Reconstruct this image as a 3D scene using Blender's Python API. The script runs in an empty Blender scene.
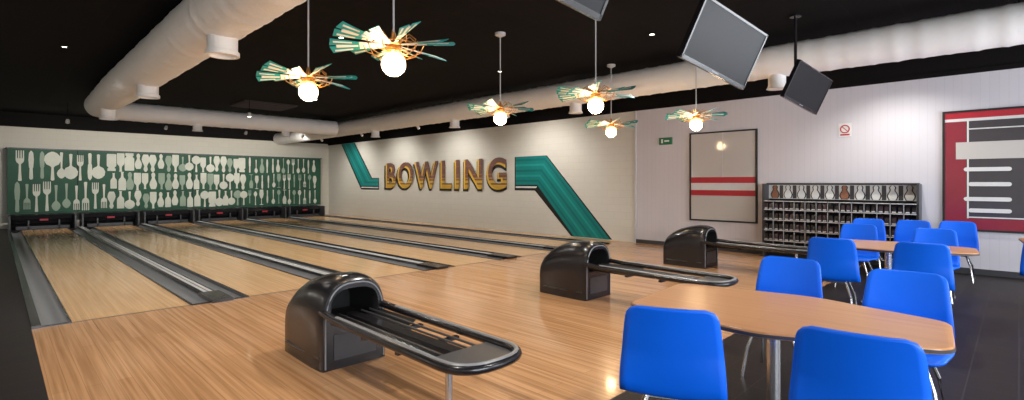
import bpy, bmesh, math, random
from mathutils import Vector, Matrix
random.seed(7)
scene = bpy.context.scene
scene.view_settings.view_transform = 'Standard'
PI = math.pi

# ------------------------------------------------------------ materials
def mat(name, col, rough=0.5, metal=0.0, var=0.08, vscale=6.0, emit=None, estr=0.0, bump=0.0, bscale=40.0, spec=0.5, coat=0.0):
    m = bpy.data.materials.new(name); m.use_nodes = True
    nt = m.node_tree; b = nt.nodes['Principled BSDF']
    b.inputs['Roughness'].default_value = rough
    b.inputs['Metallic'].default_value = metal
    b.inputs['Specular IOR Level'].default_value = spec
    b.inputs['Coat Weight'].default_value = coat
    b.inputs['Coat Roughness'].default_value = 0.1
    tc = nt.nodes.new('ShaderNodeTexCoord')
    n = nt.nodes.new('ShaderNodeTexNoise'); n.inputs['Scale'].default_value = vscale
    n.inputs['Detail'].default_value = 4
    nt.links.new(tc.outputs['Object'], n.inputs['Vector'])
    mx = nt.nodes.new('ShaderNodeMix'); mx.data_type = 'RGBA'
    mx.inputs[6].default_value = tuple(max(0, v*(1-var)) for v in col)+(1,)
    mx.inputs[7].default_value = tuple(min(1, v*(1+var)) for v in col)+(1,)
    nt.links.new(n.outputs['Fac'], mx.inputs[0])
    nt.links.new(mx.outputs[2], b.inputs['Base Color'])
    if emit:
        b.inputs['Emission Color'].default_value = (*emit, 1)
        b.inputs['Emission Strength'].default_value = estr
    if bump > 0:
        n2 = nt.nodes.new('ShaderNodeTexNoise'); n2.inputs['Scale'].default_value = bscale
        nt.links.new(tc.outputs['Object'], n2.inputs['Vector'])
        bp = nt.nodes.new('ShaderNodeBump'); bp.inputs['Strength'].default_value = bump
        bp.inputs['Distance'].default_value = 0.01
        nt.links.new(n2.outputs['Fac'], bp.inputs['Height'])
        nt.links.new(bp.outputs['Normal'], b.inputs['Normal'])
    return m

def rampmat(name, stops, z0, z1, rough=0.5):
    m = bpy.data.materials.new(name); m.use_nodes = True
    nt = m.node_tree; b = nt.nodes['Principled BSDF']; b.inputs['Roughness'].default_value = rough
    tc = nt.nodes.new('ShaderNodeTexCoord'); sp = nt.nodes.new('ShaderNodeSeparateXYZ')
    nt.links.new(tc.outputs['Object'], sp.inputs[0])
    mr = nt.nodes.new('ShaderNodeMapRange'); mr.inputs['From Min'].default_value = z0; mr.inputs['From Max'].default_value = z1
    nt.links.new(sp.outputs['Z'], mr.inputs['Value'])
    rp = nt.nodes.new('ShaderNodeValToRGB'); rp.color_ramp.interpolation = 'CONSTANT'
    e = rp.color_ramp.elements
    e[0].position = stops[0][0]; e[0].color = (*stops[0][1], 1)
    e[1].position = stops[1][0]; e[1].color = (*stops[1][1], 1)
    for p, c in stops[2:]:
        k = e.new(p); k.color = (*c, 1)
    nt.links.new(mr.outputs[0], rp.inputs[0]); nt.links.new(rp.outputs[0], b.inputs['Base Color'])
    return m

def brickmat(name, c1, c2, cm, bw, rh, mortar, rough, plane='XY', bump=0.3, coat=0.0, offset=0.5, grain=0.0, spec=0.5):
    m = bpy.data.materials.new(name); m.use_nodes = True
    nt = m.node_tree; b = nt.nodes['Principled BSDF']
    b.inputs['Roughness'].default_value = rough
    b.inputs['Coat Weight'].default_value = coat
    b.inputs['Coat Roughness'].default_value = 0.07
    b.inputs['Specular IOR Level'].default_value = spec
    tc = nt.nodes.new('ShaderNodeTexCoord')
    sp = nt.nodes.new('ShaderNodeSeparateXYZ'); cb = nt.nodes.new('ShaderNodeCombineXYZ')
    nt.links.new(tc.outputs['Object'], sp.inputs[0])
    a, bb = {'XY': ('X', 'Y'), 'YX': ('Y', 'X'), 'YZ': ('Y', 'Z'), 'XZ': ('X', 'Z'), 'ZY': ('Z', 'Y')}[plane]
    nt.links.new(sp.outputs[a], cb.inputs['X']); nt.links.new(sp.outputs[bb], cb.inputs['Y'])
    br = nt.nodes.new('ShaderNodeTexBrick')
    br.inputs['Scale'].default_value = 1.0
    br.inputs['Brick Width'].default_value = bw
    br.inputs['Row Height'].default_value = rh
    br.inputs['Mortar Size'].default_value = mortar
    br.inputs['Mortar Smooth'].default_value = 0.2
    br.inputs['Color1'].default_value = (*c1, 1); br.inputs['Color2'].default_value = (*c2, 1)
    br.inputs['Mortar'].default_value = (*cm, 1)
    br.offset = offset
    nt.links.new(cb.outputs[0], br.inputs['Vector'])
    last = br.outputs['Color']
    if grain > 0:
        mp = nt.nodes.new('ShaderNodeMapping')
        mp.inputs['Scale'].default_value = (0.6, 26, 1)
        nt.links.new(cb.outputs[0], mp.inputs['Vector'])
        n = nt.nodes.new('ShaderNodeTexNoise'); n.inputs['Scale'].default_value = 1.0; n.inputs['Detail'].default_value = 5
        nt.links.new(mp.outputs[0], n.inputs['Vector'])
        rp = nt.nodes.new('ShaderNodeValToRGB')
        rp.color_ramp.elements[0].position = 0.35; rp.color_ramp.elements[0].color = (1-grain, 1-grain*1.15, 1-grain*1.35, 1)
        rp.color_ramp.elements[1].position = 0.62; rp.color_ramp.elements[1].color = (1, 1, 1, 1)
        nt.links.new(n.outputs['Fac'], rp.inputs[0])
        mx = nt.nodes.new('ShaderNodeMix'); mx.data_type = 'RGBA'; mx.blend_type = 'MULTIPLY'
        mx.inputs[0].default_value = 1
        nt.links.new(last, mx.inputs[6]); nt.links.new(rp.outputs[0], mx.inputs[7])
        last = mx.outputs[2]
    nt.links.new(last, b.inputs['Base Color'])
    if bump > 0:
        bp = nt.nodes.new('ShaderNodeBump'); bp.inputs['Strength'].default_value = bump; bp.inputs['Distance'].default_value = 0.004
        inv = nt.nodes.new('ShaderNodeMath'); inv.operation = 'SUBTRACT'; inv.inputs[0].default_value = 1
        nt.links.new(br.outputs['Fac'], inv.inputs[1]); nt.links.new(inv.outputs[0], bp.inputs['Height'])
        nt.links.new(bp.outputs['Normal'], b.inputs['Normal'])
    return m

M = {}
M['wood'] = brickmat('approach_wood', (0.73, 0.41, 0.205), (0.62, 0.33, 0.155), (0.46, 0.24, 0.11), 2.6, 0.10, 0.002, 0.22, plane='YX', bump=0.0, grain=0.32, coat=0.35)
M['lane'] = brickmat('lane_wood', (0.82, 0.50, 0.24), (0.75, 0.44, 0.20), (0.55, 0.31, 0.14), 3.2, 0.06, 0.0015, 0.22, plane='YX', bump=0.0, grain=0.2, coat=0.25)
M['tile'] = brickmat('dark_floor_tile', (0.019, 0.013, 0.012), (0.012, 0.009, 0.009), (0.032, 0.025, 0.024), 0.3, 0.3, 0.005, 0.42, plane='XY', bump=0.2, offset=0.0, spec=0.15)
M['block'] = brickmat('painted_block', (0.68, 0.66, 0.60), (0.665, 0.645, 0.585), (0.62, 0.60, 0.54), 0.4, 0.2, 0.006, 0.7, plane='YZ', bump=0.2)
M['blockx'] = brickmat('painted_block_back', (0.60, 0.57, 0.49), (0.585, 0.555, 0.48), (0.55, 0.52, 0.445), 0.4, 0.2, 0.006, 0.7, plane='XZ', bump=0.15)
M['panel'] = brickmat('white_slat_panel', (0.62, 0.605, 0.65), (0.61, 0.595, 0.64), (0.575, 0.56, 0.605), 12.0, 0.12, 0.005, 0.5, plane='ZY', bump=0.12, offset=0.0)
M['ceil'] = brickmat('black_ceiling', (0.0045, 0.0035, 0.0040), (0.0035, 0.003, 0.0035), (0.008, 0.006, 0.007), 1.2, 0.6, 0.01, 0.8, plane='XY', bump=0.2, offset=0.0, spec=0.1)
M['blackpaint'] = mat('black_paint', (0.006, 0.005, 0.005), 0.8, spec=0.15)
M['duct'] = mat('duct_fabric_white', (0.88, 0.87, 0.85), 0.5, var=0.04, bump=0.3, bscale=25)
M['blackplastic'] = mat('black_plastic', (0.011, 0.010, 0.012), 0.27, coat=0.2)
M['blackmatte'] = mat('matte_black', (0.006, 0.006, 0.006), 0.8)
M['darkgrey'] = mat('dark_grey', (0.05, 0.05, 0.055), 0.4)
M['grey'] = mat('gutter_grey', (0.26, 0.265, 0.28), 0.4, metal=0.2)
M['lightgrey'] = mat('light_grey_trim', (0.55, 0.55, 0.55), 0.45)
M['midgrey'] = mat('mid_grey_wire', (0.30, 0.30, 0.31), 0.4)
M['chrome'] = mat('brushed_steel', (0.55, 0.55, 0.56), 0.25, metal=0.9)
M['blue'] = mat('blue_chair_shell', (0.0, 0.125, 0.80), 0.45, var=0.04, spec=0.35)
M['tabletop'] = brickmat('table_laminate', (0.60, 0.30, 0.135), (0.56, 0.27, 0.12), (0.54, 0.26, 0.115), 3, 0.4, 0.001, 0.28, plane='YX', bump=0.0, grain=0.15)
M['green'] = mat('mural_green', (0.012, 0.075, 0.040), 0.6, var=0.5, vscale=1.5)
M['muralwhite'] = mat('mural_white', (0.60, 0.62, 0.54), 0.6, var=0.2, vscale=2)
M['muralgrey'] = mat('mural_sage', (0.28, 0.36, 0.28), 0.6, var=0.2, vscale=2)
M['teal'] = mat('teal_paint', (0.002, 0.215, 0.205), 0.5, var=0.1)
M['teal2'] = mat('teal_dark_paint', (0.003, 0.15, 0.15), 0.5, var=0.1)
M['teal3'] = mat('teal_light_paint', (0.015, 0.30, 0.28), 0.5, var=0.1)
M['ink'] = mat('black_ink', (0.012, 0.010, 0.010), 0.55)
M['red'] = mat('red_paint', (0.42, 0.02, 0.035), 0.4)
M['postergrey'] = mat('poster_grey', (0.50, 0.48, 0.46), 0.08, var=0.05, vscale=1.0)
M['posterwhite'] = mat('poster_white', (0.65, 0.65, 0.65), 0.15)
M['posterdark'] = mat('poster_dark', (0.06, 0.055, 0.06), 0.12)
M['posterred'] = mat('poster_red', (0.24, 0.03, 0.045), 0.12)
M['white'] = mat('white_plastic', (0.75, 0.75, 0.73), 0.4)
br_, yl_ = (0.17, 0.075, 0.055), (0.60, 0.36, 0.05)
M['face'] = rampmat('letter_face', [(0.0, yl_), (0.13, br_), (0.18, yl_), (0.27, br_), (0.32, (0.42, 0.22, 0.06)), (0.37, br_), (0.45, (0.28, 0.13, 0.08)), (0.49, br_), (0.75, (0.24, 0.11, 0.085)), (0.78, (0.16, 0.07, 0.055))], 1.40, 2.46)
M['yellow'] = mat('letter_yellow', (0.74, 0.46, 0.05), 0.5)
M['bulb'] = mat('bulb_glow', (1, 0.85, 0.6), 0.3, emit=(1.0, 0.70, 0.40), estr=46)
M['fill_globe'] = mat('fill_globe_glow', (1, 0.95, 0.85), 0.3, emit=(1.0, 0.95, 0.88), estr=40)  # glow of the added globes that light the ducts
M['spotglow'] = mat('downlight_glow', (1, 0.95, 0.8), 0.3, emit=(1.0, 0.9, 0.7), estr=18)
M['vane'] = mat('vane_teal', (0.010, 0.30, 0.28), 0.4, var=0.2, vscale=12)
M['vanewhite'] = mat('vane_white', (0.80, 0.74, 0.64), 0.45, var=0.1)
M['brass'] = mat('aged_brass', (0.55, 0.27, 0.08), 0.3, metal=0.7)
M['screen'] = mat('tv_glass', (0.016, 0.016, 0.018), 0.36, spec=0.18, var=0.3, vscale=2)
M['exit'] = mat('exit_green', (0.01, 0.10, 0.045), 0.4, emit=(0.05, 0.5, 0.2), estr=0.05)
M['vent'] = mat('vent_brown', (0.035, 0.024, 0.02), 0.6)
M['shoe'] = mat('shoe_dark', (0.012, 0.010, 0.012), 0.3, var=0.6, vscale=9)
M['shoe2'] = mat('shoe_two_tone', (0.035, 0.022, 0.028), 0.35, var=0.5, vscale=9)
M['pin'] = mat('pin_brown', (0.28, 0.12, 0.07), 0.4)

# ------------------------------------------------------------ mesh builder
class MB:
    def __init__(s): s.v = []; s.f = []; s.fm = []; s.fs = []; s.mats = []
    def mi(s, m):
        m = M[m]
        if m not in s.mats: s.mats.append(m)
        return s.mats.index(m)
    def face(s, idx, m, smooth=False):
        s.f.append(idx); s.fm.append(s.mi(m)); s.fs.append(smooth)
    def poly(s, pts, m):
        b = len(s.v); s.v += [tuple(p) for p in pts]; s.face(list(range(b, b+len(pts))), m)
    def box(s, x0, x1, y0, y1, z0, z1, m):
        b = len(s.v)
        s.v += [(x0,y0,z0),(x1,y0,z0),(x1,y1,z0),(x0,y1,z0),(x0,y0,z1),(x1,y0,z1),(x1,y1,z1),(x0,y1,z1)]
        for q in ((0,3,2,1),(4,5,6,7),(0,1,5,4),(1,2,6,5),(2,3,7,6),(3,0,4,7)):
            s.face([b+i for i in q], m)
    def rings(s, rings, m, closed=True, cap=True, smooth=True, loop=False):
        b = len(s.v); n = len(rings[0])
        for r in rings: s.v += [tuple(p) for p in r]
        k = len(rings)
        for i in range(k if loop else k-1):
            i2 = (i+1) % k
            for j in range(n if closed else n-1):
                j2 = (j+1) % n
                s.face([b+i*n+j, b+i*n+j2, b+i2*n+j2, b+i2*n+j], m, smooth)
        if cap and closed and not loop:
            s.face([b+j for j in range(n)][::-1], m); s.face([b+(k-1)*n+j for j in range(n)], m)
    def lathe(s, c, prof, m, seg=20, cap=True):
        R = []
        for r, z in prof:
            R.append([(c[0]+r*math.cos(2*PI*j/seg), c[1]+r*math.sin(2*PI*j/seg), c[2]+z) for j in range(seg)])
        s.rings(R, m, cap=cap)
    def tube(s, path, rad, m, seg=10, loop=False, sx=1.0, sz=1.0):
        P = [Vector(p) for p in path]; R = []; n = len(P)
        for i in range(n):
            if loop: t = P[(i+1) % n]-P[i-1]
            else: t = P[min(i+1, n-1)]-P[max(i-1, 0)]
            t.normalize()
            up = Vector((0,0,1)) if abs(t.z) < 0.95 else Vector((1,0,0))
            a = t.cross(up).normalized(); c = a.cross(t).normalized()
            rr = rad[i] if isinstance(rad, (list, tuple)) else rad
            R.append([P[i]+a*rr*sx*math.cos(2*PI*j/seg)+c*rr*sz*math.sin(2*PI*j/seg) for j in range(seg)])
        s.rings(R, m, loop=loop)
    def sphere(s, c, r, m, seg=20, n=12):
        prof = [(max(1e-4, r*math.sin(PI*i/n)), -r*math.cos(PI*i/n)) for i in range(n+1)]
        s.lathe(c, prof, m, seg)
    def prism(s, pts, axis, a0, a1, m, smooth=False):
        def mk(p, a):
            return {'X': (a, p[0], p[1]), 'Y': (p[0], a, p[1]), 'Z': (p[0], p[1], a)}[axis]
        s.rings([[mk(p, a0) for p in pts], [mk(p, a1) for p in pts]], m, smooth=smooth)
    def build(s, name, parent=None, matrix=None, angle=40, recalc=True):
        me = bpy.data.meshes.new(name); me.from_pydata(s.v, [], s.f)
        for m in s.mats: me.materials.append(m)
        me.polygons.foreach_set('material_index', s.fm); me.polygons.foreach_set('use_smooth', s.fs)
        if recalc:
            bm = bmesh.new(); bm.from_mesh(me); bmesh.ops.recalc_face_normals(bm, faces=bm.faces); bm.to_mesh(me); bm.free()
        me.update()
        try: me.set_sharp_from_angle(angle=math.radians(angle))
        except Exception: pass
        o = bpy.data.objects.new(name, me); scene.collection.objects.link(o)
        if matrix is not None: o.matrix_world = matrix
        if parent: o.parent = parent
        return o

def simple_box(name, x0, x1, y0, y1, z0, z1, m):
    b = MB(); b.box(x0, x1, y0, y1, z0, z1, m); return b.build(name)

# ------------------------------------------------------------ room
WX = 12.1; BY = 25.3; LX = -3.0; RY = -4.0; CZ = 4.12; WT = 3.55
LB, LE, AP = 7.72, 23.95, 2.15
b = MB()
b.box(LX, WX, RY, AP, -0.3, 0.0, 'tile')
b.box(LX, 0.28, AP, BY, -0.3, 0.0, 'tile')
b.box(0.28, WX, AP, BY, -0.3, -0.12, 'blackmatte')
b.box(0.28, WX, AP, LB, -0.12, 0.0, 'wood')
b.box(11.40, WX, LB, BY, -0.12, 0.0, 'lane')
edges = [0.62]
for k in range(5):
    c = 2.16+1.85*k; edges += [c-0.35, c+0.35]
edges.append(11.06)
for i in range(6):
    b.box(edges[2*i], edges[2*i+1], LB, LE, -0.12, 0.0, 'lane')
b.box(0.28, 11.40, LE, BY, -0.12, -0.03, 'blackmatte')
b.build('floor')
b = MB()
for i in range(6):
    b.box(edges[2*i], edges[2*i+1], LB-0.012, LB+0.012, 0.0, 0.002, 'darkgrey')
b.build('trim_foul_line')

b = MB(); b.box(WX, WX+0.2, LB-0.4, BY, -0.3, WT, 'block'); b.box(WX, WX+0.2, RY, LB-0.4, -0.3, WT, 'panel')
b.box(WX, WX+0.2, RY, BY, WT, CZ+0.1, 'blackpaint'); b.build('wall_right')
b = MB(); b.box(LX, WX+0.2, BY, BY+0.2, -0.3, WT+0.05, 'blockx'); b.box(LX, WX+0.2, BY, BY+0.2, WT+0.05, CZ+0.1, 'blackpaint'); b.build('wall_back')
b = MB(); b.box(LX-0.2, LX, RY, BY+0.2, -0.3, CZ+0.1, 'block'); b.build('wall_left')
b = MB()
b.box(LX-0.2, WX+0.2, RY-0.2, RY, -0.3, 0.7, 'panel'); b.box(LX-0.2, WX+0.2, RY-0.2, RY, 2.9, CZ+0.1, 'blackpaint')
for (a, c) in ((LX-0.2, -1.5), (4.2, 5.4), (11.0, WX+0.2)):
    b.box(a, c, RY-0.2, RY, 0.7, 2.9, 'panel')
b.build('wall_rear')
for n, (a, c) in enumerate(((-1.5, 4.2), (5.4, 11.0))):
    b = MB()
    b.box(a, c, RY-0.12, RY-0.06, 0.7, 0.78, 'darkgrey'); b.box(a, c, RY-0.12, RY-0.06, 2.82, 2.9, 'darkgrey')
    k = 4
    for i in range(k+1):
        x = a+0.03+(c-a-0.06)*i/k; b.box(x-0.03, x+0.03, RY-0.12, RY-0.06, 0.78, 2.82, 'darkgrey')
    b.build('window_%d' % (n+1))
simple_box('ceiling', LX-0.2, WX+0.2, RY-0.2, BY+0.2, CZ, CZ+0.15, 'ceil')
simple_box('baseboard_right', WX-0.02, WX, RY, LB-0.4, 0, 0.1, 'darkgrey')
simple_box('trim_1', WX-0.03, WX, LB-0.43, LB-0.37, 0, WT, 'lightgrey')
simple_box('trim_2', WX-0.035, WX, RY, BY, WT-0.02, WT+0.06, 'blackpaint')
b = MB(); b.box(5.3, 6.9, 16.6, 18.0, CZ-0.05, CZ, 'vent')
for i in range(8): b.box(5.35, 6.85, 16.68+i*0.165, 16.72+i*0.165, CZ-0.08, CZ-0.05, 'vent')
b.build('ceiling_vent')

# ------------------------------------------------------------ gutters & dividers
def gutter(b, x0, x1):
    n = 12; w = (x1-x0)/2; c = (x0+x1)/2
    prof = [(x0, 0.012)]+[(c-w*math.cos(PI*i/n), -0.09*math.sin(PI*i/n)+0.005) for i in range(n+1)]+[(x1, 0.012)]
    b.rings([[(x, LB, z) for x, z in prof], [(x, LE, z) for x, z in prof]], 'grey', closed=False, cap=False)
def divider(c, name):
    b = MB()
    gutter(b, c-0.345, c-0.11); gutter(b, c+0.11, c+0.345)
    for s in (-1, 1):
        b.box(c+s*0.345-0.014, c+s*0.345+0.014, LB, LE, -0.1, 0.010, 'blackplastic')
    b.prism([(c-0.11, -0.1), (c-0.11, 0.02), (c-0.09, 0.035), (c+0.09, 0.035), (c+0.11, 0.02), (c+0.11, -0.1)], 'Y', LB, LE, 'blackplastic')
    b.box(c-0.055, c-0.01, LB+0.3, LE, 0.035, 0.042, 'lightgrey')
    b.box(c+0.01, c+0.055, LB+0.3, LE, 0.035, 0.042, 'lightgrey')
    b.box(c-0.35, c+0.35, LB-0.05, LB+0.0, -0.1, 0.01, 'blackplastic')
    b.box(c-0.13, c+0.13, LB-0.10, LB+0.55, 0.0, 0.045, 'blackplastic')
    return b.build(name)
for k in range(5): divider(2.16+1.85*k, 'lane_gutter_divider')
b = MB(); gutter(b, 0.36, 0.60); b.box(0.28, 0.36, LB-0.05, LE, -0.1, 0.03, 'blackplastic'); b.box(0.60, 0.622, LB, LE, -0.1, 0.008, 'blackplastic'); b.box(0.28, 0.62, LB-0.04, LB, -0.1, 0.012, 'blackplastic'); b.build('side_gutter')
b = MB(); gutter(b, 11.08, 11.32); b.box(11.32, 11.40, LB-0.05, LE, -0.1, 0.03, 'blackplastic'); b.box(11.058, 11.08, LB, LE, -0.1, 0.008, 'blackplastic'); b.box(11.06, 11.4, LB-0.04, LB, -0.1, 0.012, 'blackplastic'); b.build('side_gutter')

# ------------------------------------------------------------ mural masking unit
MY = 24.9; MX0, MX1, MZ0, MZ1 = 0.3, 11.5, 0.52, 2.8
b = MB(); b.box(MX0, MX1, MY, BY-0.01, MZ0, MZ1, 'green')
for i in range(1, 6):
    x = MX0+(MX1-MX0)*i/6; b.box(x-0.012, x+0.012, MY-0.006, MY, MZ0, MZ1, 'blackmatte')
b.box(MX0-0.05, MX1+0.05, MY-0.03, BY-0.01, MZ1, MZ1+0.04, 'darkgrey')
cnt = [0]
def sym(prof, x, z0, h, wsc, m, flip=False):
    cnt[0] += 1; y = MY-0.008-0.00006*cnt[0]
    L = [(-w*wsc*h, v) for v, w in prof]; R = [(w*wsc*h, v) for v, w in reversed(prof)]
    pts = [(x+u, y, z0+h*((1-v) if flip else v)) for u, v in L+R]
    b.poly(pts, m)
PIN = [(0,.09),(.03,.11),(.15,.15),(.3,.17),(.45,.14),(.6,.08),(.7,.06),(.8,.085),(.9,.085),(.97,.05),(1,.02)]
BOT = [(0,.13),(.02,.15),(.5,.15),(.6,.13),(.7,.06),(.8,.045),(.95,.045),(.96,.06),(1,.06)]
SPO = [(0,.03),(.02,.045),(.3,.03),(.6,.024),(.64,.05),(.7,.10),(.8,.135),(.9,.11),(.97,.06),(1,.015)]
KNI = [(0,.03),(.05,.05),(.4,.04),(.42,.055),(.7,.07),(.92,.055),(1,.01)]
FKH = [(0,.03),(.02,.045),(.3,.03),(.55,.026),(.62,.085),(.68,.10),(.74,.10)]
GLA = [(0,.13),(.03,.14),(.05,.02),(.4,.02),(.5,.1),(.7,.15),(1,.12)]
JAR = [(0,.17),(.04,.20),(.7,.20),(.8,.13),(.84,.13),(.85,.17),(1,.17)]
LAD = [(0,.02),(.02,.05),(.45,.03),(.5,.06),(.56,.16),(.7,.22),(.85,.20),(.95,.12),(1,.03)]
def item(kind, x, z0, h, m, flip=False, ws=1.0):
    if kind == 'fork':
        sym(FKH, x, z0, h, 1, m, flip)
        for t in (-.084, -.028, .028, .084):
            za, zb = (z0+h*.73, z0+h) if not flip else (z0, z0+h*.27)
            cnt[0] += 1; y = MY-0.008-0.00006*cnt[0]
            b.poly([(x+(t-.017)*h, y, za), (x+(t+.017)*h, y, za), (x+(t+.013)*h, y, zb), (x+(t-.013)*h, y, zb)], m)
    else:
        sym({'pin': PIN, 'bot': BOT, 'spo': SPO, 'kni': KNI, 'gla': GLA, 'jar': JAR, 'lad': LAD}[kind], x, z0, h, ws, m, flip)
def zone(xa, xb, rows, dens, kinds, ws):
    H = (MZ1-MZ0-0.06)/rows
    for r in range(rows):
        x = xa+(0.5*dens if r % 2 else 0.25*dens)
        while x < xb:
            k = random.choice(kinds); h = H*random.uniform(0.80, 0.97)
            item(k, x, MZ0+0.04+r*H+random.uniform(0, H-h), h, 'muralgrey' if random.random() < .2 else 'muralwhite', random.random() < 0.45, ws)
            x += dens*random.uniform(.9, 1.1)
zone(0.48, 3.0, 2, 0.27, ['fork', 'spo', 'kni', 'spo', 'fork', 'lad'], 1.0)
zone(3.1, 8.0, 3, 0.262, ['pin', 'bot', 'jar', 'pin', 'bot', 'lad'], 1.12)
zone(8.1, 11.3, 3, 0.25, ['fork', 'pin', 'spo', 'kni', 'spo', 'gla'], 0.9)
b.build('mural_masking_panel', recalc=False)

# pinsetter pits
for i in range(6):
    x0, x1 = edges[2*i], edges[2*i+1]
    b = MB()
    b.box(x0-0.30, x0-0.25, 24.02, 24.86, -0.02, 0.48, 'darkgrey')
    b.box(x1+0.2, x1+0.25, 24.02, 24.86, -0.02, 0.48, 'darkgrey')
    b.box(x0-0.25, x1+0.2, 24.82, 24.86, -0.02, 0.50, 'blackmatte')
    b.prism([(24.75, 0.14), (24.45, 0.18), (24.38, 0.34), (24.5, 0.48), (24.80, 0.51), (24.80, 0.14)], 'X', x0-0.22, x1+0.17, 'blackplastic')
    b.box(x0-0.12, x1+0.08, 24.3, 24.36, -0.01, 0.10, 'darkgrey')
    c = (x0+x1)/2
    b.box(c-0.11, c+0.11, 24.36, 24.40, 0.28, 0.34, 'red')
    for s in (-0.4, 0.4): b.box(c+s-0.02, c+s+0.02, 24.30, 24.37, -0.01, 0.3, 'darkgrey')
    b.build('pinsetter_pit_hood')

# ------------------------------------------------------------ air ducts
DZ = 3.72; DX = 1.98
def duct_path():
    P = []
    y = 1.0
    while y < 17.9: P.append((DX, y, DZ)); y += 0.06
    for i in range(1, 24):
        a = PI/2*i/24; P.append((DX+0.95*(1-math.cos(a)), 17.9+0.95*math.sin(a), DZ))
    x = DX+0.95
    while x < 9.3: P.append((x, 18.85, DZ)); x += 0.06
    return P
def ribbed(P, r, r2=None, k0=0, k1=1):
    r2 = r2 or r; out = []
    for i, p in enumerate(P):
        t = min(1, max(0, (i-k0)/(k1-k0)))
        out.append((r+(r2-r)*t)*(1+0.030*(1 if i % 5 == 0 else 0)+0.010*math.sin(i*0.9)+0.006*math.sin(i*0.37)))
    return out
b = MB(); P = duct_path(); b.tube(P, ribbed(P, 0.355, 0.27, 220, 300), 'duct', 32)
for (x, y) in ((DX, 7.0), (DX, 11.4), (DX, 16.0)):
    b.lathe((x, y, 3.17), [(0.17, 0.3), (0.17, 0.06), (0.19, 0.05), (0.19, 0.0), (0.15, 0.0), (0.15, 0.05)], 'duct', 20, cap=True)
for x in (4.6, 7.4):
    b.lathe((x, 18.85, 3.27), [(0.13, 0.3), (0.13, 0.06), (0.16, 0.0), (0.12, 0.0)], 'duct', 20)
for y in (3, 7, 11, 15): b.tube([(DX, y, 3.99), (DX, y, CZ-0.002)], 0.008, 'blackpaint', 6)
b.build('air_duct', angle=60)
b = MB(); P = []; y = -3.8
while y < BY-0.05: P.append((9.6, y, DZ)); y += 0.06
b.tube(P, ribbed(P, 0.275), 'duct', 32)
for y in (3.0, 7.4, 11.9, 16.4):
    b.lathe((9.6, y, 3.24), [(0.14, 0.3), (0.14, 0.06), (0.17, 0.0), (0.12, 0.0)], 'duct', 20)
for y in (0, 4, 8, 12, 16, 20): b.tube([(9.6, y, 3.96), (9.6, y, CZ-0.002)], 0.008, 'blackpaint', 6)
b.build('air_duct', angle=60)

# ------------------------------------------------------------ wall graphics
GX = WX-0.006
def wpoly(b, pts, m, lift=0.0):
    b.poly([(GX-lift, y, z) for y, z in pts], m)
def lp(a, c, t): return (a[0]+(c[0]-a[0])*t, a[1]+(c[1]-a[1])*t)
b = MB()
wpoly(b, [(23.9, 3.52), (22.55, 3.52), (20.95, 1.83), (20.35, 1.83), (20.35, 1.30), (21.95, 1.30)], 'ink')
wpoly(b, [(23.8, 3.52), (22.65, 3.52), (21.0, 1.80), (20.4, 1.80), (20.4, 1.46), (21.95, 1.46)], 'teal', 0.003)
for u, m in ((0.25, 'teal3'), (0.5, 'teal2'), (0.75, 'teal3')):
    w = .05
    A = [lp((23.8, 3.52), (22.65, 3.52), t) for t in (u-w, u+w)]; B2 = [lp((21.95, 1.46), (21.0, 1.80), t) for t in (u-w, u+w)]; C = [lp((20.4, 1.46), (20.4, 1.80), t) for t in (u-w, u+w)]
    wpoly(b, [A[0], B2[0], C[0], C[1], B2[1], A[1]], m, 0.006)
wpoly(b, [(20.4, 1.42), (20.4, 1.37), (21.9, 1.37), (21.9, 1.42)], 'white', 0.006)
b.build('wall_mural_band')
b = MB()
wpoly(b, [(11.85, 2.46), (10.45, 2.46), (8.05, 0.02), (9.5, 0.02), (10.95, 1.36), (11.85, 1.36)], 'ink')
wpoly(b, [(11.80, 2.45), (10.48, 2.45), (8.12, 0.02), (9.40, 0.02), (10.85, 1.54), (11.80, 1.54)], 'teal', 0.003)
for i, (u, m) in enumerate(((0.12, 'teal2'), (0.30, 'teal3'), (0.5, 'teal2'), (0.68, 'teal3'), (0.86, 'teal2'))):
    w = 0.035
    A = [lp((11.80, 2.45), (11.80, 1.54), t) for t in (u-w, u+w)]
    Bp = [lp((10.48, 2.45), (10.85, 1.54), t) for t in (u-w, u+w)]
    C = [lp((8.12, 0.02), (9.40, 0.02), t) for t in (u-w, u+w)]
    wpoly(b, [A[0], Bp[0], C[0], C[1], Bp[1], A[1]], m, 0.006)
wpoly(b, [(11.80, 1.49), (11.80, 1.44), (10.9, 1.44), (10.85, 1.49)], 'white', 0.006)
b.build('wall_mural_band')

def text_layer(name, m, y0, y1, z0, z1, xf, depth, off):
    cu = bpy.data.curves.new(name, 'FONT'); cu.body = 'BOWLING'; cu.extrude = 0.02; cu.offset = off; cu.space_character = 1.26
    cu.resolution_u = 6
    to = bpy.data.objects.new(name+'_tmp', cu); scene.collection.objects.link(to)
    dg = bpy.context.evaluated_depsgraph_get(); dg.update()
    me = bpy.data.meshes.new_from_object(to.evaluated_get(dg)); bpy.data.objects.remove(to)
    xs = [v.co.x for v in me.vertices]; ys = [v.co.y for v in me.vertices]; zs = [v.co.z for v in me.vertices]
    for v in me.vertices:
        u = (v.co.x-min(xs))/(max(xs)-min(xs)); w = (v.co.y-min(ys))/(max(ys)-min(ys)); t = (v.co.z-min(zs))/(max(zs)-min(zs))
        v.co = (xf-depth*t, y0+(y1-y0)*u, z0+(z1-z0)*w)
    bm = bmesh.new(); bm.from_mesh(me); bmesh.ops.recalc_face_normals(bm, faces=bm.faces); bm.to_mesh(me); bm.free()
    me.materials.clear(); me.materials.append(M[m])
    o = bpy.data.objects.new(name, me); scene.collection.objects.link(o); return o
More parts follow.
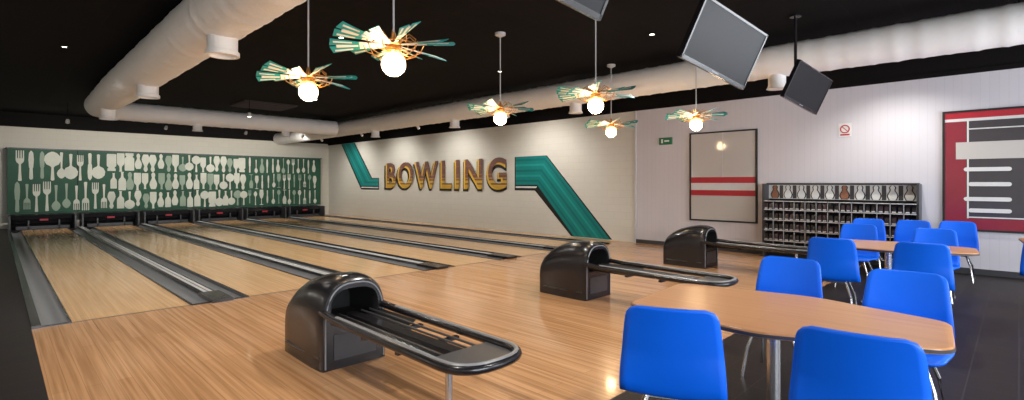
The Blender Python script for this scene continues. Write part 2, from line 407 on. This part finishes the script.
sign = bpy.data.objects.new('bowling_wall_lettering', None); scene.collection.objects.link(sign)
for (nm, m, y0, y1, z0, z1, xf, dp, off) in (
        ('shadow_layer', 'ink', 19.87, 12.22, 1.29, 2.38, WX, 0.03, 0.046),
        ('shade_layer', 'yellow', 19.72, 12.24, 1.37, 2.45, WX-0.03, 0.02, 0.030),
        ('face_layer', 'face', 19.60, 12.18, 1.41, 2.47, WX-0.05, 0.02, 0.014)):
    o = text_layer(nm, m, y0, y1, z0, z1, xf, dp, off); o.parent = sign

def framed(y0, y1, z0, z1, fill):
    b = MB(); x = WX
    b.box(x-0.03, x, y0, y1, z0, z1, fill)
    f = 0.035
    for (a, c, d, e) in ((y0, y1, z0-f, z0), (y0, y1, z1, z1+f), (y0-f, y0, z0-f, z1+f), (y1, y1+f, z0-f, z1+f)):
        b.box(x-0.05, x, a, c, d, e, 'ink')
    return b
b = framed(4.22, 5.74, 0.72, 2.79, 'postergrey')
b.box(WX-0.034, WX-0.03, 4.22, 5.74, 1.60, 1.74, 'red'); b.box(WX-0.034, WX-0.03, 4.22, 5.74, 1.30, 1.43, 'red')
b.box(WX-0.034, WX-0.03, 4.22, 5.74, 1.43, 1.60, 'posterwhite')
b.box(WX-0.034, WX-0.03, 4.95, 4.97, 1.74, 2.79, 'lightgrey')
b.build('framed_wall_poster')
b = framed(-1.3, 0.95, 0.79, 2.85, 'posterdark')
x = WX-0.034
def pq(y0, y1, z0, z1, m, k=0): b.box(x-0.002*k, WX-0.03, y0, y1, z0, z1, m)
pq(-1.3, 0.95, 2.74, 2.85, 'red', 1)
pq(-1.3, 0.95, 2.69, 2.74, 'posterwhite', 1)
pq(0.66, 0.95, 0.79, 2.69, 'posterred', 1)
pq(-1.3, 0.95, 0.79, 0.98, 'posterred', 2)
pq(-0.15, 0.80, 2.02, 2.32, 'postergrey', 3)
pq(-1.3, -0.55, 0.98, 2.69, 'posterred', 1)
for y in (0.64, -0.53): pq(y-0.012, y+0.012, 0.98, 2.69, 'posterwhite', 2)
for z in (2.55, 1.0): pq(-0.53, 0.64, z-0.01, z+0.01, 'posterwhite', 2)
for i, z in enumerate((1.84, 1.58, 1.32, 1.12)):
    pts = []
    ya = (0.66, 0.60, 0.66, 0.60)[i]
    for j in range(9): a = -PI/2+PI*j/8; pts.append((ya+0.035*math.cos(a), z+0.035*math.sin(a)))
    for j in range(9): a = PI/2+PI*j/8; pts.append((0.12+0.035*math.cos(a), z+0.035*math.sin(a)))
    b.prism(pts, 'X', x-0.008, WX-0.03, 'posterwhite')
b.build('framed_wall_poster')
b = MB(); b.box(WX-0.06, WX, 6.25, 6.59, 2.58, 2.76, 'exit'); b.box(WX-0.062, WX-0.06, 6.48, 6.53, 2.62, 2.72, 'white'); b.box(WX-0.062, WX-0.06, 6.31, 6.44, 2.65, 2.69, 'white'); b.build('exit_sign')
b = MB(); b.box(WX-0.012, WX, 2.39, 2.61, 2.54, 2.81, 'white')
ring = [(WX-0.016, 2.5+0.075*math.cos(2*PI*i/24), 2.69+0.075*math.sin(2*PI*i/24)) for i in range(24)]
b.tube(ring, 0.012, 'red', 6, loop=True); b.tube([(WX-0.016, 2.45, 2.64), (WX-0.016, 2.55, 2.74)], 0.008, 'red', 6); b.box(WX-0.015, WX-0.012, 2.42, 2.58, 2.56, 2.59, 'red')
b.build('no_smoking_sign')

# ------------------------------------------------------------ shoe rack
b = MB(); ry0, ry1 = 1.3, 3.95; rx0, rx1 = 11.74, WX-0.025
b.box(rx1-0.02, rx1, ry0, ry1, 0.1, 1.58, 'blackmatte')
for y in (ry0, ry1): b.box(rx0, rx1, y-0.02, y+0.02, 0.0, 1.58, 'darkgrey')
b.box(rx1-0.03, rx1-0.02, ry0, ry1, 1.26, 1.56, 'white')
b.box(rx0+0.2, rx1, ry0, ry1, 1.57, 1.60, 'darkgrey')
for i in range(6):
    z = 0.14+i*0.22 if i < 5 else 1.205
    b.box(rx0+0.012, rx1-0.02, ry0, ry1, z, z+0.012, 'blackplastic')
    b.box(rx0, rx0+0.012, ry0, ry1, z, z+0.016, 'lightgrey')
ncol = 13
for j in range(ncol+1):
    y = ry0+(ry1-ry0)*j/ncol; b.box(rx0, rx0+0.012, y-0.007, y+0.007, 0.12, 1.22, 'midgrey')
for i in range(5):
    for j in range(ncol):
        y = ry0+(ry1-ry0)*(j+0.5)/ncol; z = 0.157+i*0.22
        mm = random.choice(['shoe', 'shoe', 'shoe2'])
        for s in (-0.046, 0.046):
            R = []
            for t, w, h in ((0, .032, .09), (.015, .043, .13), (.08, .044, .16), (.16, .042, .18), (.25, .036, .18), (.27, .02, .12)):
                R.append([(rx0+0.015+t, y+s-w, z), (rx0+0.015+t, y+s+w, z), (rx0+0.015+t, y+s+w*.8, z+h), (rx0+0.015+t, y+s-w*.8, z+h)])
            b.rings(R, mm)
            b.box(rx0+0.012, rx0+0.014, y+s-0.030, y+s+0.030, z+0.01, z+0.03, 'lightgrey')
for j in range(10):
    y = ry0+0.15+(ry1-ry0-0.3)*j/9
    L = [(y-w*0.42, 1.27+v*0.28) for v, w in PIN]; Rr = [(y+w*0.42, 1.27+v*0.28) for v, w in reversed(PIN)]
    b.prism([(p[0]+(0.018 if p[0] > y else -0.018), p[1]) for p in L+Rr], 'X', rx1-0.04, rx1-0.03, 'ink')
    b.prism(L+Rr, 'X', rx1-0.05, rx1-0.03, 'pin' if j % 5 == 4 else 'white')
    if j < 9: b.box(rx1-0.036, rx1-0.03, y+0.10, y+0.17, 1.27, 1.55, 'darkgrey')
b.build('bowling_shoe_rack')

# ------------------------------------------------------------ ball returns
def ball_return(cx, cy=4.55):
    root = bpy.data.objects.new('ball_return', None); scene.collection.objects.link(root); root.location = (cx, cy, 0)
    b = MB()
    def arch(w, h, z0, y, n=20, e=2.8, hs=0.46):
        pts = [(-w, y, z0), (-w, y, z0+(h-z0)*0.3)]
        zb = z0+(h-z0)*hs
        for i in range(n+1):
            a = PI-PI*i/n
            ca, sa = math.cos(a), math.sin(a)
            pts.append((w*math.copysign(abs(ca)**(2/e), ca), y, zb+(h-zb)*abs(sa)**(2/e)))
        pts += [(w, y, z0+(h-z0)*0.3), (w, y, z0)]
        return pts
    R = []
    for y, w, h in ((0.47, .25, .44), (0.46, .28, .50), (0.42, .295, .56), (0.32, .30, .64), (0.18, .305, .71), (0.0, .31, .76), (-0.16, .315, .785), (-0.28, .31, .785), (-0.36, .305, .765), (-0.385, .295, .745)):
        R.append(arch(w, h, 0.0, y))
    b.rings(R, 'blackplastic', cap=False)
    b.face(list(range(len(R[0]))), 'blackplastic')
    outer = R[-1]; inner = arch(.225, .68, .38, -0.385, hs=.40)
    innerd = arch(.20, .62, .40, 0.10, hs=.40)
    b.rings([outer, inner], 'blackplastic', cap=False, smooth=False)
    b.rings([inner, innerd], 'blackmatte', cap=False)
    k = len(b.v); b.v += innerd; b.face(list(range(k, k+len(innerd))), 'blackmatte')
    rim = [(p[0]*0.94, -0.390, (p[2]-0.02) if p[2] > .3 else max(p[2], 0.02)) for p in R[-1]]
    b.tube(rim, 0.007, 'grey', 6)
    b.box(-0.2, 0.2, -0.392, -0.385, 0.08, 0.30, 'darkgrey')
    for s in (-1, 1):
        b.box(s*0.306-0.006, s*0.306+0.006, -0.33, 0.38, 0.10, 0.112, 'darkgrey')
    b.build('hood', parent=root, angle=35)
    b = MB(); yt = -2.22; yh = -0.25; W = 0.285
    rail = [(-W+0.02, yh, .50), (-W, -0.6, .475), (-W, yt+0.25, .46)]
    for i in range(1, 12):
        a = PI+PI*i/12; e = 2.6
        ca, sa = math.cos(a), math.sin(a)
        rail.append((W*math.copysign(abs(ca)**(2/e), ca), yt+0.25-0.25*abs(sa)**(2/e), .46))
    rail += [(W, yt+0.25, .46), (W, -0.6, .475), (W-0.02, yh, .50)]
    b.tube(rail, 0.036, 'blackplastic', 12, sx=1.0, sz=0.9)
    top = [(x*0.985, y, z+0.029) for x, y, z in rail[1:-1]]
    b.tube(top, 0.010, 'grey', 6, sx=1.6)
    def deck(y0, y1, z, m, xa=-W+0.03, xb=W-0.03):
        xs = [xa, xa*.5+xb*.5-.12, xa*.5+xb*.5, xa*.5+xb*.5+.12, xb]; zs = [z+.02, z-.04, z, z-.04, z+.02]
        b.rings([[(x_, y_, z_) for x_, z_ in zip(xs, zs)] for y_ in (y0, y1)], m, closed=False, cap=False)
    deck(-0.3, -0.95, .43, 'blackmatte')
    b.prism([(-0.06, .405), (-0.05, .45), (0.05, .45), (0.06, .405)], 'Y', yt+0.2, -0.3, 'blackplastic')
    for s in (-0.19, -0.11, 0.11, 0.19):
        b.tube([(s, -0.3, .445), (s, yt+0.2, .43)], 0.010, 'darkgrey', 8)
    b.tube([(-0.13, -0.3, .44), (-0.13, yt+0.2, .425)], 0.05, 'blackplastic', 8, sz=0.3)
    end = []
    for i in range(0, 13):
        a = PI+PI*i/12; ca, sa = math.cos(a), math.sin(a)
        end.append(((W-0.02)*math.copysign(abs(ca)**(2/2.6), ca), yt+0.25-0.235*abs(sa)**(2/2.6)))
    end = [(-W+0.02, yt+0.40)]+end+[(W-0.02, yt+0.40)]
    b.prism(end, 'Z', .425, .455, 'darkgrey')
    for y in (yt+0.75, -1.0): b.box(-W+0.01, W-0.01, y-0.02, y+0.02, .40, .425, 'blackplastic')
    y = yt+0.32
    b.tube([(-0.15, y, .44), (-0.15, y, 0.02)], 0.024, 'chrome', 12)
    b.lathe((-0.15, y, 0), [(.07, 0), (.07, .012), (.03, .025)], 'chrome', 16)
    b.build('ball_rack', parent=root, angle=40)
for cx in (2.24, 5.92, 9.60): ball_return(cx)

# ------------------------------------------------------------ pendants
def pendant(x, y, rot):
    root = bpy.data.objects.new('starburst_pendant_lamp', None); scene.collection.objects.link(root); root.location = (x, y, 0); root.rotation_euler = (0, 0, rot)
    b = MB()
    b.sphere((0, 0, 2.68), 0.108, 'bulb', 24, 14)
    b.build('globe_bulb', parent=root)
    b = MB()
    b.tube([(0, 0, 2.9), (0, 0, CZ-0.05)], 0.009, 'lightgrey', 8)
    b.lathe((0, 0, CZ-0.07), [(0.03, 0), (0.09, 0.03), (0.09, 0.069)], 'lightgrey', 18)
    b.lathe((0, 0, 2.77), [(0.05, 0), (0.075, 0.03), (0.06, 0.07), (0.09, 0.09), (0.03, 0.13), (0.015, 0.2)], 'brass', 18)
    N = 10
    for i in range(N):
        a = 2*PI*i/N; ca, sa = math.cos(a), math.sin(a)
        tw = 0.42
        zc = 2.86
        def P(r, w, dz=0):
            w = w*1.3
            return (r*ca-w*math.cos(tw)*sa, r*sa+w*math.cos(tw)*ca, zc+w*math.sin(tw)+dz+(0.03 if i % 2 else -0.03)*(r/.5))
        def plate(pts, m, dz=0.0):
            q = [P(r, w, dz+0.003) for r, w in pts]; q2 = [P(r, w, dz-0.003) for r, w in pts]
            b.rings([q, q2], m, smooth=False)
        plate([(0.07, -.012), (0.07, .012), (0.30, .035), (0.30, -.035)], 'vanewhite')
        plate([(0.30, -.035), (0.30, .035), (0.44, .058), (0.44, -.058)], 'vane')
        plate([(0.44, -.058), (0.44, -.005), (0.56, -.01), (0.54, -.075)], 'vane')
        plate([(0.44, .005), (0.44, .058), (0.54, .075), (0.56, .01)], 'vane')
        for dz in (0.004, -0.004):
            plate([(0.31, -.006), (0.31, .006), (0.50, .014), (0.50, -.014)], 'vanewhite', dz)
        plate([(0.36, .030), (0.36, .038), (0.52, .055), (0.52, .040)], 'vanewhite', -0.004)
        plate([(0.36, -.030), (0.36, -.038), (0.52, -.055), (0.52, -.040)], 'vanewhite', -0.004)
        b.tube([(0.04*ca, 0.04*sa, 2.80), (0.14*ca, 0.14*sa, 2.75), (0.24*ca, 0.24*sa, 2.79), (0.27*ca, 0.27*sa, 2.86)], 0.005, 'brass', 5)
        a2 = a+PI/N; c2, s2 = math.cos(a2), math.sin(a2)
        b.tube([(0.05*c2, 0.05*s2, 2.88), (0.15*c2, 0.15*s2, 2.95), (0.21*c2, 0.21*s2, 2.90), (0.2*c2, 0.2*s2, 2.86)], 0.005, 'brass', 5)
    ringp = [(0.20*math.cos(2*PI*i/28), 0.20*math.sin(2*PI*i/28), 2.86) for i in range(28)]
    b.tube(ringp, 0.006, 'brass', 6, loop=True)
    b.build('starburst_frame', parent=root)
for i, (x, y) in enumerate(((2.556, 4.05), (2.62, 6.0), (5.97, 6.19), (5.93, 4.22), (9.23, 6.17), (9.18, 4.27))): pendant(x, y, 0.2*i)

# ------------------------------------------------------------ TVs
def tv(P1, W=0.97, H=0.55):
    wv = Vector((0.965, -0.263, 0)).normalized(); nv = Vector((-0.263, -0.965, 0)).normalized(); zv = Vector((0, 0, 1))
    th, ro = math.radians(20), math.radians(12)
    u = zv*math.cos(th)+nv*math.sin(th); f = nv*math.cos(th)-zv*math.sin(th)
    w2 = wv*math.cos(ro)-u*math.sin(ro); u2 = u*math.cos(ro)+wv*math.sin(ro)
    mtx = Matrix(((w2.x, f.x, u2.x, P1[0]), (w2.y, f.y, u2.y, P1[1]), (w2.z, f.z, u2.z, P1[2]), (0, 0, 0, 1)))
    root = bpy.data.objects.new('ceiling_mounted_tv', None); scene.collection.objects.link(root)
    b = MB()
    b.box(0, W, -0.05, 0, 0, H, 'blackplastic')
    b.box(0.2, W-0.2, -0.09, -0.05, 0.1, H-0.1, 'blackmatte')
    b.box(0.018, W-0.018, 0.0, 0.002, 0.035, H-0.02, 'screen')
    for (a, c, d, e) in ((0, W, 0, .035), (0, W, H-.02, H), (0, .018, 0, H), (W-.018, W, 0, H)): b.box(a, c, -0.001, 0.008, d, e, 'blackplastic')
    b.box(W/2-0.05, W/2+0.05, 0.008, 0.010, 0.014, 0.024, 'grey')
    b.build('screen_panel', parent=root, matrix=mtx)
    b = MB()
    c = mtx @ Vector((W/2, -0.1, H*0.5))
    b.tube([mtx @ Vector((W/2, -0.05, H*0.5)), c-nv*0.08, (c.x-nv.x*0.1, c.y-nv.y*0.1, c.z+0.15), (c.x-nv.x*0.1, c.y-nv.y*0.1, CZ-0.002)], 0.022, 'blackplastic', 10)
    b.lathe((c.x-nv.x*0.1, c.y-nv.y*0.1, CZ-0.032), [(.08, 0), (.08, .03)], 'blackplastic', 16)
    b.build('ceiling_mount', parent=root)
tv((4.21, 2.10, 2.70)); tv((7.9, 2.39, 2.83)); tv((1.72, 2.04, 2.80))

# ------------------------------------------------------------ chairs & tables
def cat(pts, n):
    out = []; k = len(pts)
    for i in range(n+1):
        t = i/n*(k-1); j = min(int(t), k-2); f = t-j
        p = [pts[max(j-1, 0)], pts[j], pts[j+1], pts[min(j+2, k-1)]]
        out.append(tuple(0.5*((2*p[1][d])+(-p[0][d]+p[2][d])*f+(2*p[0][d]-5*p[1][d]+4*p[2][d]-p[3][d])*f*f+(-p[0][d]+3*p[1][d]-3*p[2][d]+p[3][d])*f**3) for d in range(len(p[0]))))
    return out
def chair(x, y, yaw):
    root = bpy.data.objects.new('cafe_chair', None); scene.collection.objects.link(root)
    root.location = (x, y, 0); root.rotation_euler = (0, 0, yaw)
    prof = [(.57, .430, .46), (.53, .45, .49), (.40, .448, .52), (.26, .435, .54), (.165, .432, .55), (.10, .465, .55), (.068, .565, .54), (.045, .70, .515), (.018, .835, .485), (-.01, .95, .45)]
    c = cat(prof, 50)
    s = [0]
    for i in range(1, len(c)): s.append(s[-1]+math.dist(c[i][:2], c[i-1][:2]))
    T = s[-1]; rc = 0.055; nv = 14; rings = []
    for i, (px, pz, w) in enumerate(c):
        hw = w/2; e = min(s[i], T-s[i])
        if e < rc: hw -= (rc-math.sqrt(max(0, rc*rc-(rc-e)**2)))
        backf = min(1, max(0, (pz-.5)/.2)) if px < .2 else 0
        row = []
        for j in range(nv+1):
            v = -1+2*j/nv; yy = v*hw
            row.append((px+0.035*backf*(yy/.24)**2, yy, pz+(1-backf)*0.012*(yy/.24)**2))
        rings.append(row)
    b = MB(); b.rings(rings, 'blue', closed=False, cap=False)
    o = b.build('shell_seat', parent=root, angle=180)
    so = o.modifiers.new('thick', 'SOLIDIFY'); so.thickness = 0.018; so.offset = 0
    b = MB()
    for sy in (-1, 1):
        for (xt, xb) in ((.45, .52), (.17, .06)):
            b.tube([(xt, sy*.13, .422), (xt*.5+xb*.5, sy*.19, .24), (xb, sy*.22, 0.0)], 0.013, 'chrome', 8)
        b.tube([(.45, sy*.13, .416), (.17, sy*.13, .416)], 0.011, 'chrome', 8)
    for xt in (.45, .17): b.tube([(xt, -.13, .416), (xt, .13, .416)], 0.011, 'chrome', 8)
    b.build('leg_frame', parent=root)
def rounded(pts, r=0.12, n=6):
    out = []; k = len(pts)
    for i in range(k):
        p0, p, p1 = Vector(pts[i-1]), Vector(pts[i]), Vector(pts[(i+1) % k])
        a = p+(p0-p).normalized()*r; c = p+(p1-p).normalized()*r
        for j in range(n+1):
            t = j/n; out.append(tuple(a*(1-t)**2+p*2*t*(1-t)+c*t*t))
    return out
def table(cx, cy, rot=0.0, h=0.78):
    root = bpy.data.objects.new('cafe_table', None); scene.collection.objects.link(root); root.location = (cx, cy, 0); root.rotation_euler = (0, 0, rot)
    pts = rounded([(-.48, .78), (.46, .86), (.64, -.05), (.44, -.84), (-.20, -.90), (-.58, -.08)], 0.10)
    def sc(k): return [(p[0]*k, p[1]*k) for p in pts]
    b = MB()
    b.rings([[(p[0], p[1], z) for p in sc(k)] for k, z in ((.985, h-.035), (1, h-.03), (1, h-.006), (.992, h))], 'tabletop', smooth=False)
    b.rings([[(p[0], p[1], z) for p in sc(1.004)] for z in (h-.028, h-.010)], 'darkgrey', smooth=False, cap=False)
    b.build('tabletop', parent=root)
    b = MB()
    b.tube([(0, 0, .02), (0, 0, h-.03)], 0.04, 'chrome', 16)
    b.lathe((0, 0, 0), [(.30, 0), (.30, .012), (.10, .03), (.045, .06)], 'chrome', 28)
    b.box(-.25, .25, -.03, .03, h-.055, h-.034, 'darkgrey'); b.box(-.03, .03, -.4, .4, h-.055, h-.034, 'darkgrey')
    b.build('pedestal', parent=root)
table(3.52, 1.12); table(8.25, 1.22, 0.0); table(10.35, -0.85, 0.0)
chair(2.46, 1.28, math.radians(25)); chair(2.62, 0.50, math.radians(8))
chair(4.87, 1.41, PI); chair(4.74, 0.59, PI+0.03)
chair(6.92, 1.57, 0.12); chair(7.07, 0.75, 0.1)
chair(9.65, 1.80, PI); chair(9.45, 0.85, PI)
chair(11.2, 1.95, PI+0.1); chair(11.25, 1.30, PI-0.1); chair(11.5, 0.74, PI)
chair(8.9, -0.28, 0.0)

# ------------------------------------------------------------ downlights
def spot(x, y, z, tx, ty, tz, power, name, col=(1, .955, .88), ang=130, recessed=False):
    d = Vector((tx-x, ty-y, tz-z)).normalized()
    root = bpy.data.objects.new(name, None); scene.collection.objects.link(root)
    b = MB()
    p = Vector((x, y, z))
    if recessed:
        b.lathe((x, y, CZ-0.022), [(0.07, 0.02), (0.07, 0.0), (0.05, 0.0), (0.045, 0.015)], 'blackpaint', 16)
        b.lathe((x, y, CZ-0.012), [(0.04, 0.0), (0.04, 0.003)], 'spotglow', 16)
    else:
        b.tube([p-d*0.12, p-d*0.0], [0.045, 0.055], 'white', 16)
        b.tube([p+d*0.001, p+d*0.004], 0.045, 'spotglow', 16)
        q = p-d*0.08
        b.tube([q, (q.x, q.y, CZ-0.002)], 0.01, 'blackpaint', 8)
    b.build('lamp_can', parent=root)
    L = bpy.data.lights.new('lamp_light', 'SPOT'); L.energy = power; L.color = col; L.spot_size = math.radians(ang); L.spot_blend = 0.8; L.shadow_soft_size = 0.06
    o = bpy.data.objects.new('lamp_light', L); scene.collection.objects.link(o)
    o.location = p+d*0.08; o.rotation_euler = d.to_track_quat('-Z', 'Y').to_euler(); o.parent = root
for y in (10.2, 14.5, 18.3, 21.8): spot(10.15, y, 3.45, 12.1, y+0.2, 1.2, 170, 'wall_wash_spotlight')
for x in (1.6, 4.2, 6.8, 9.0): spot(x, 21.2, 3.5, x, 24.9, 1.2, 200, 'mural_spotlight')
for (x, y) in ((5.4, 16.5), (5.4, 12.0)): spot(x, y, 3.6, x, y, 0, 330, 'lane_spotlight')
for (x, y) in ((4.2, 8.3), (8.0, 8.3), (4.2, 4.6), (7.8, 4.4), (0.6, 3.0), (4.0, 0.0), (7.5, 0.0), (10.9, 1.6), (0.6, 8.0), (0.9, 12.5)): spot(x, y, CZ-0.10, x, y, 0, 255, 'added_fill_downlight', recessed=True)  # added ceiling lamps, put in to brighten the room overall

# added globe lights, out of view on the left wall, to brighten the ducts
for y in (3.0, 8.0, 13.0, 18.0):
    b = MB(); b.box(LX, LX+0.05, y-0.12, y+0.12, 1.9, 2.3, 'darkgrey'); b.sphere((LX+0.2, y, 2.1), 0.13, 'fill_globe', 20, 12); b.tube([(LX+0.05, y, 1.95), (LX+0.2, y, 1.93), (LX+0.2, y, 1.98)], 0.012, 'darkgrey', 8)
    b.build('added_fill_globe')

def area(name, x, y, z, sx, sy, rot, power, col):
    L = bpy.data.lights.new(name, 'AREA'); L.shape = 'RECTANGLE'; L.size = sx; L.size_y = sy; L.energy = power; L.color = col
    o = bpy.data.objects.new(name, L); scene.collection.objects.link(o); o.location = (x, y, z); o.rotation_euler = rot
area('window_daylight', 1.35, RY-0.15, 1.8, 5.6, 2.1, (PI/2, 0, 0), 480, (0.90, 0.94, 1.0))
area('window_daylight', 8.2, RY-0.15, 1.8, 5.5, 2.1, (PI/2, 0, 0), 480, (0.90, 0.94, 1.0))

w = bpy.data.worlds.new('world'); scene.world = w; w.use_nodes = True
w.node_tree.nodes['Background'].inputs[0].default_value = (0.75, 0.85, 1.0, 1); w.node_tree.nodes['Background'].inputs[1].default_value = 0.6

cam = bpy.data.cameras.new('camera'); co = bpy.data.objects.new('camera', cam); scene.collection.objects.link(co)
co.location = (0, 0, 1.6); co.rotation_euler = (PI/2, 0, -math.radians(45.28)); cam.lens = 18; cam.sensor_width = 36; cam.shift_y = -17/1024
cam.clip_start = 0.05
scene.camera = co
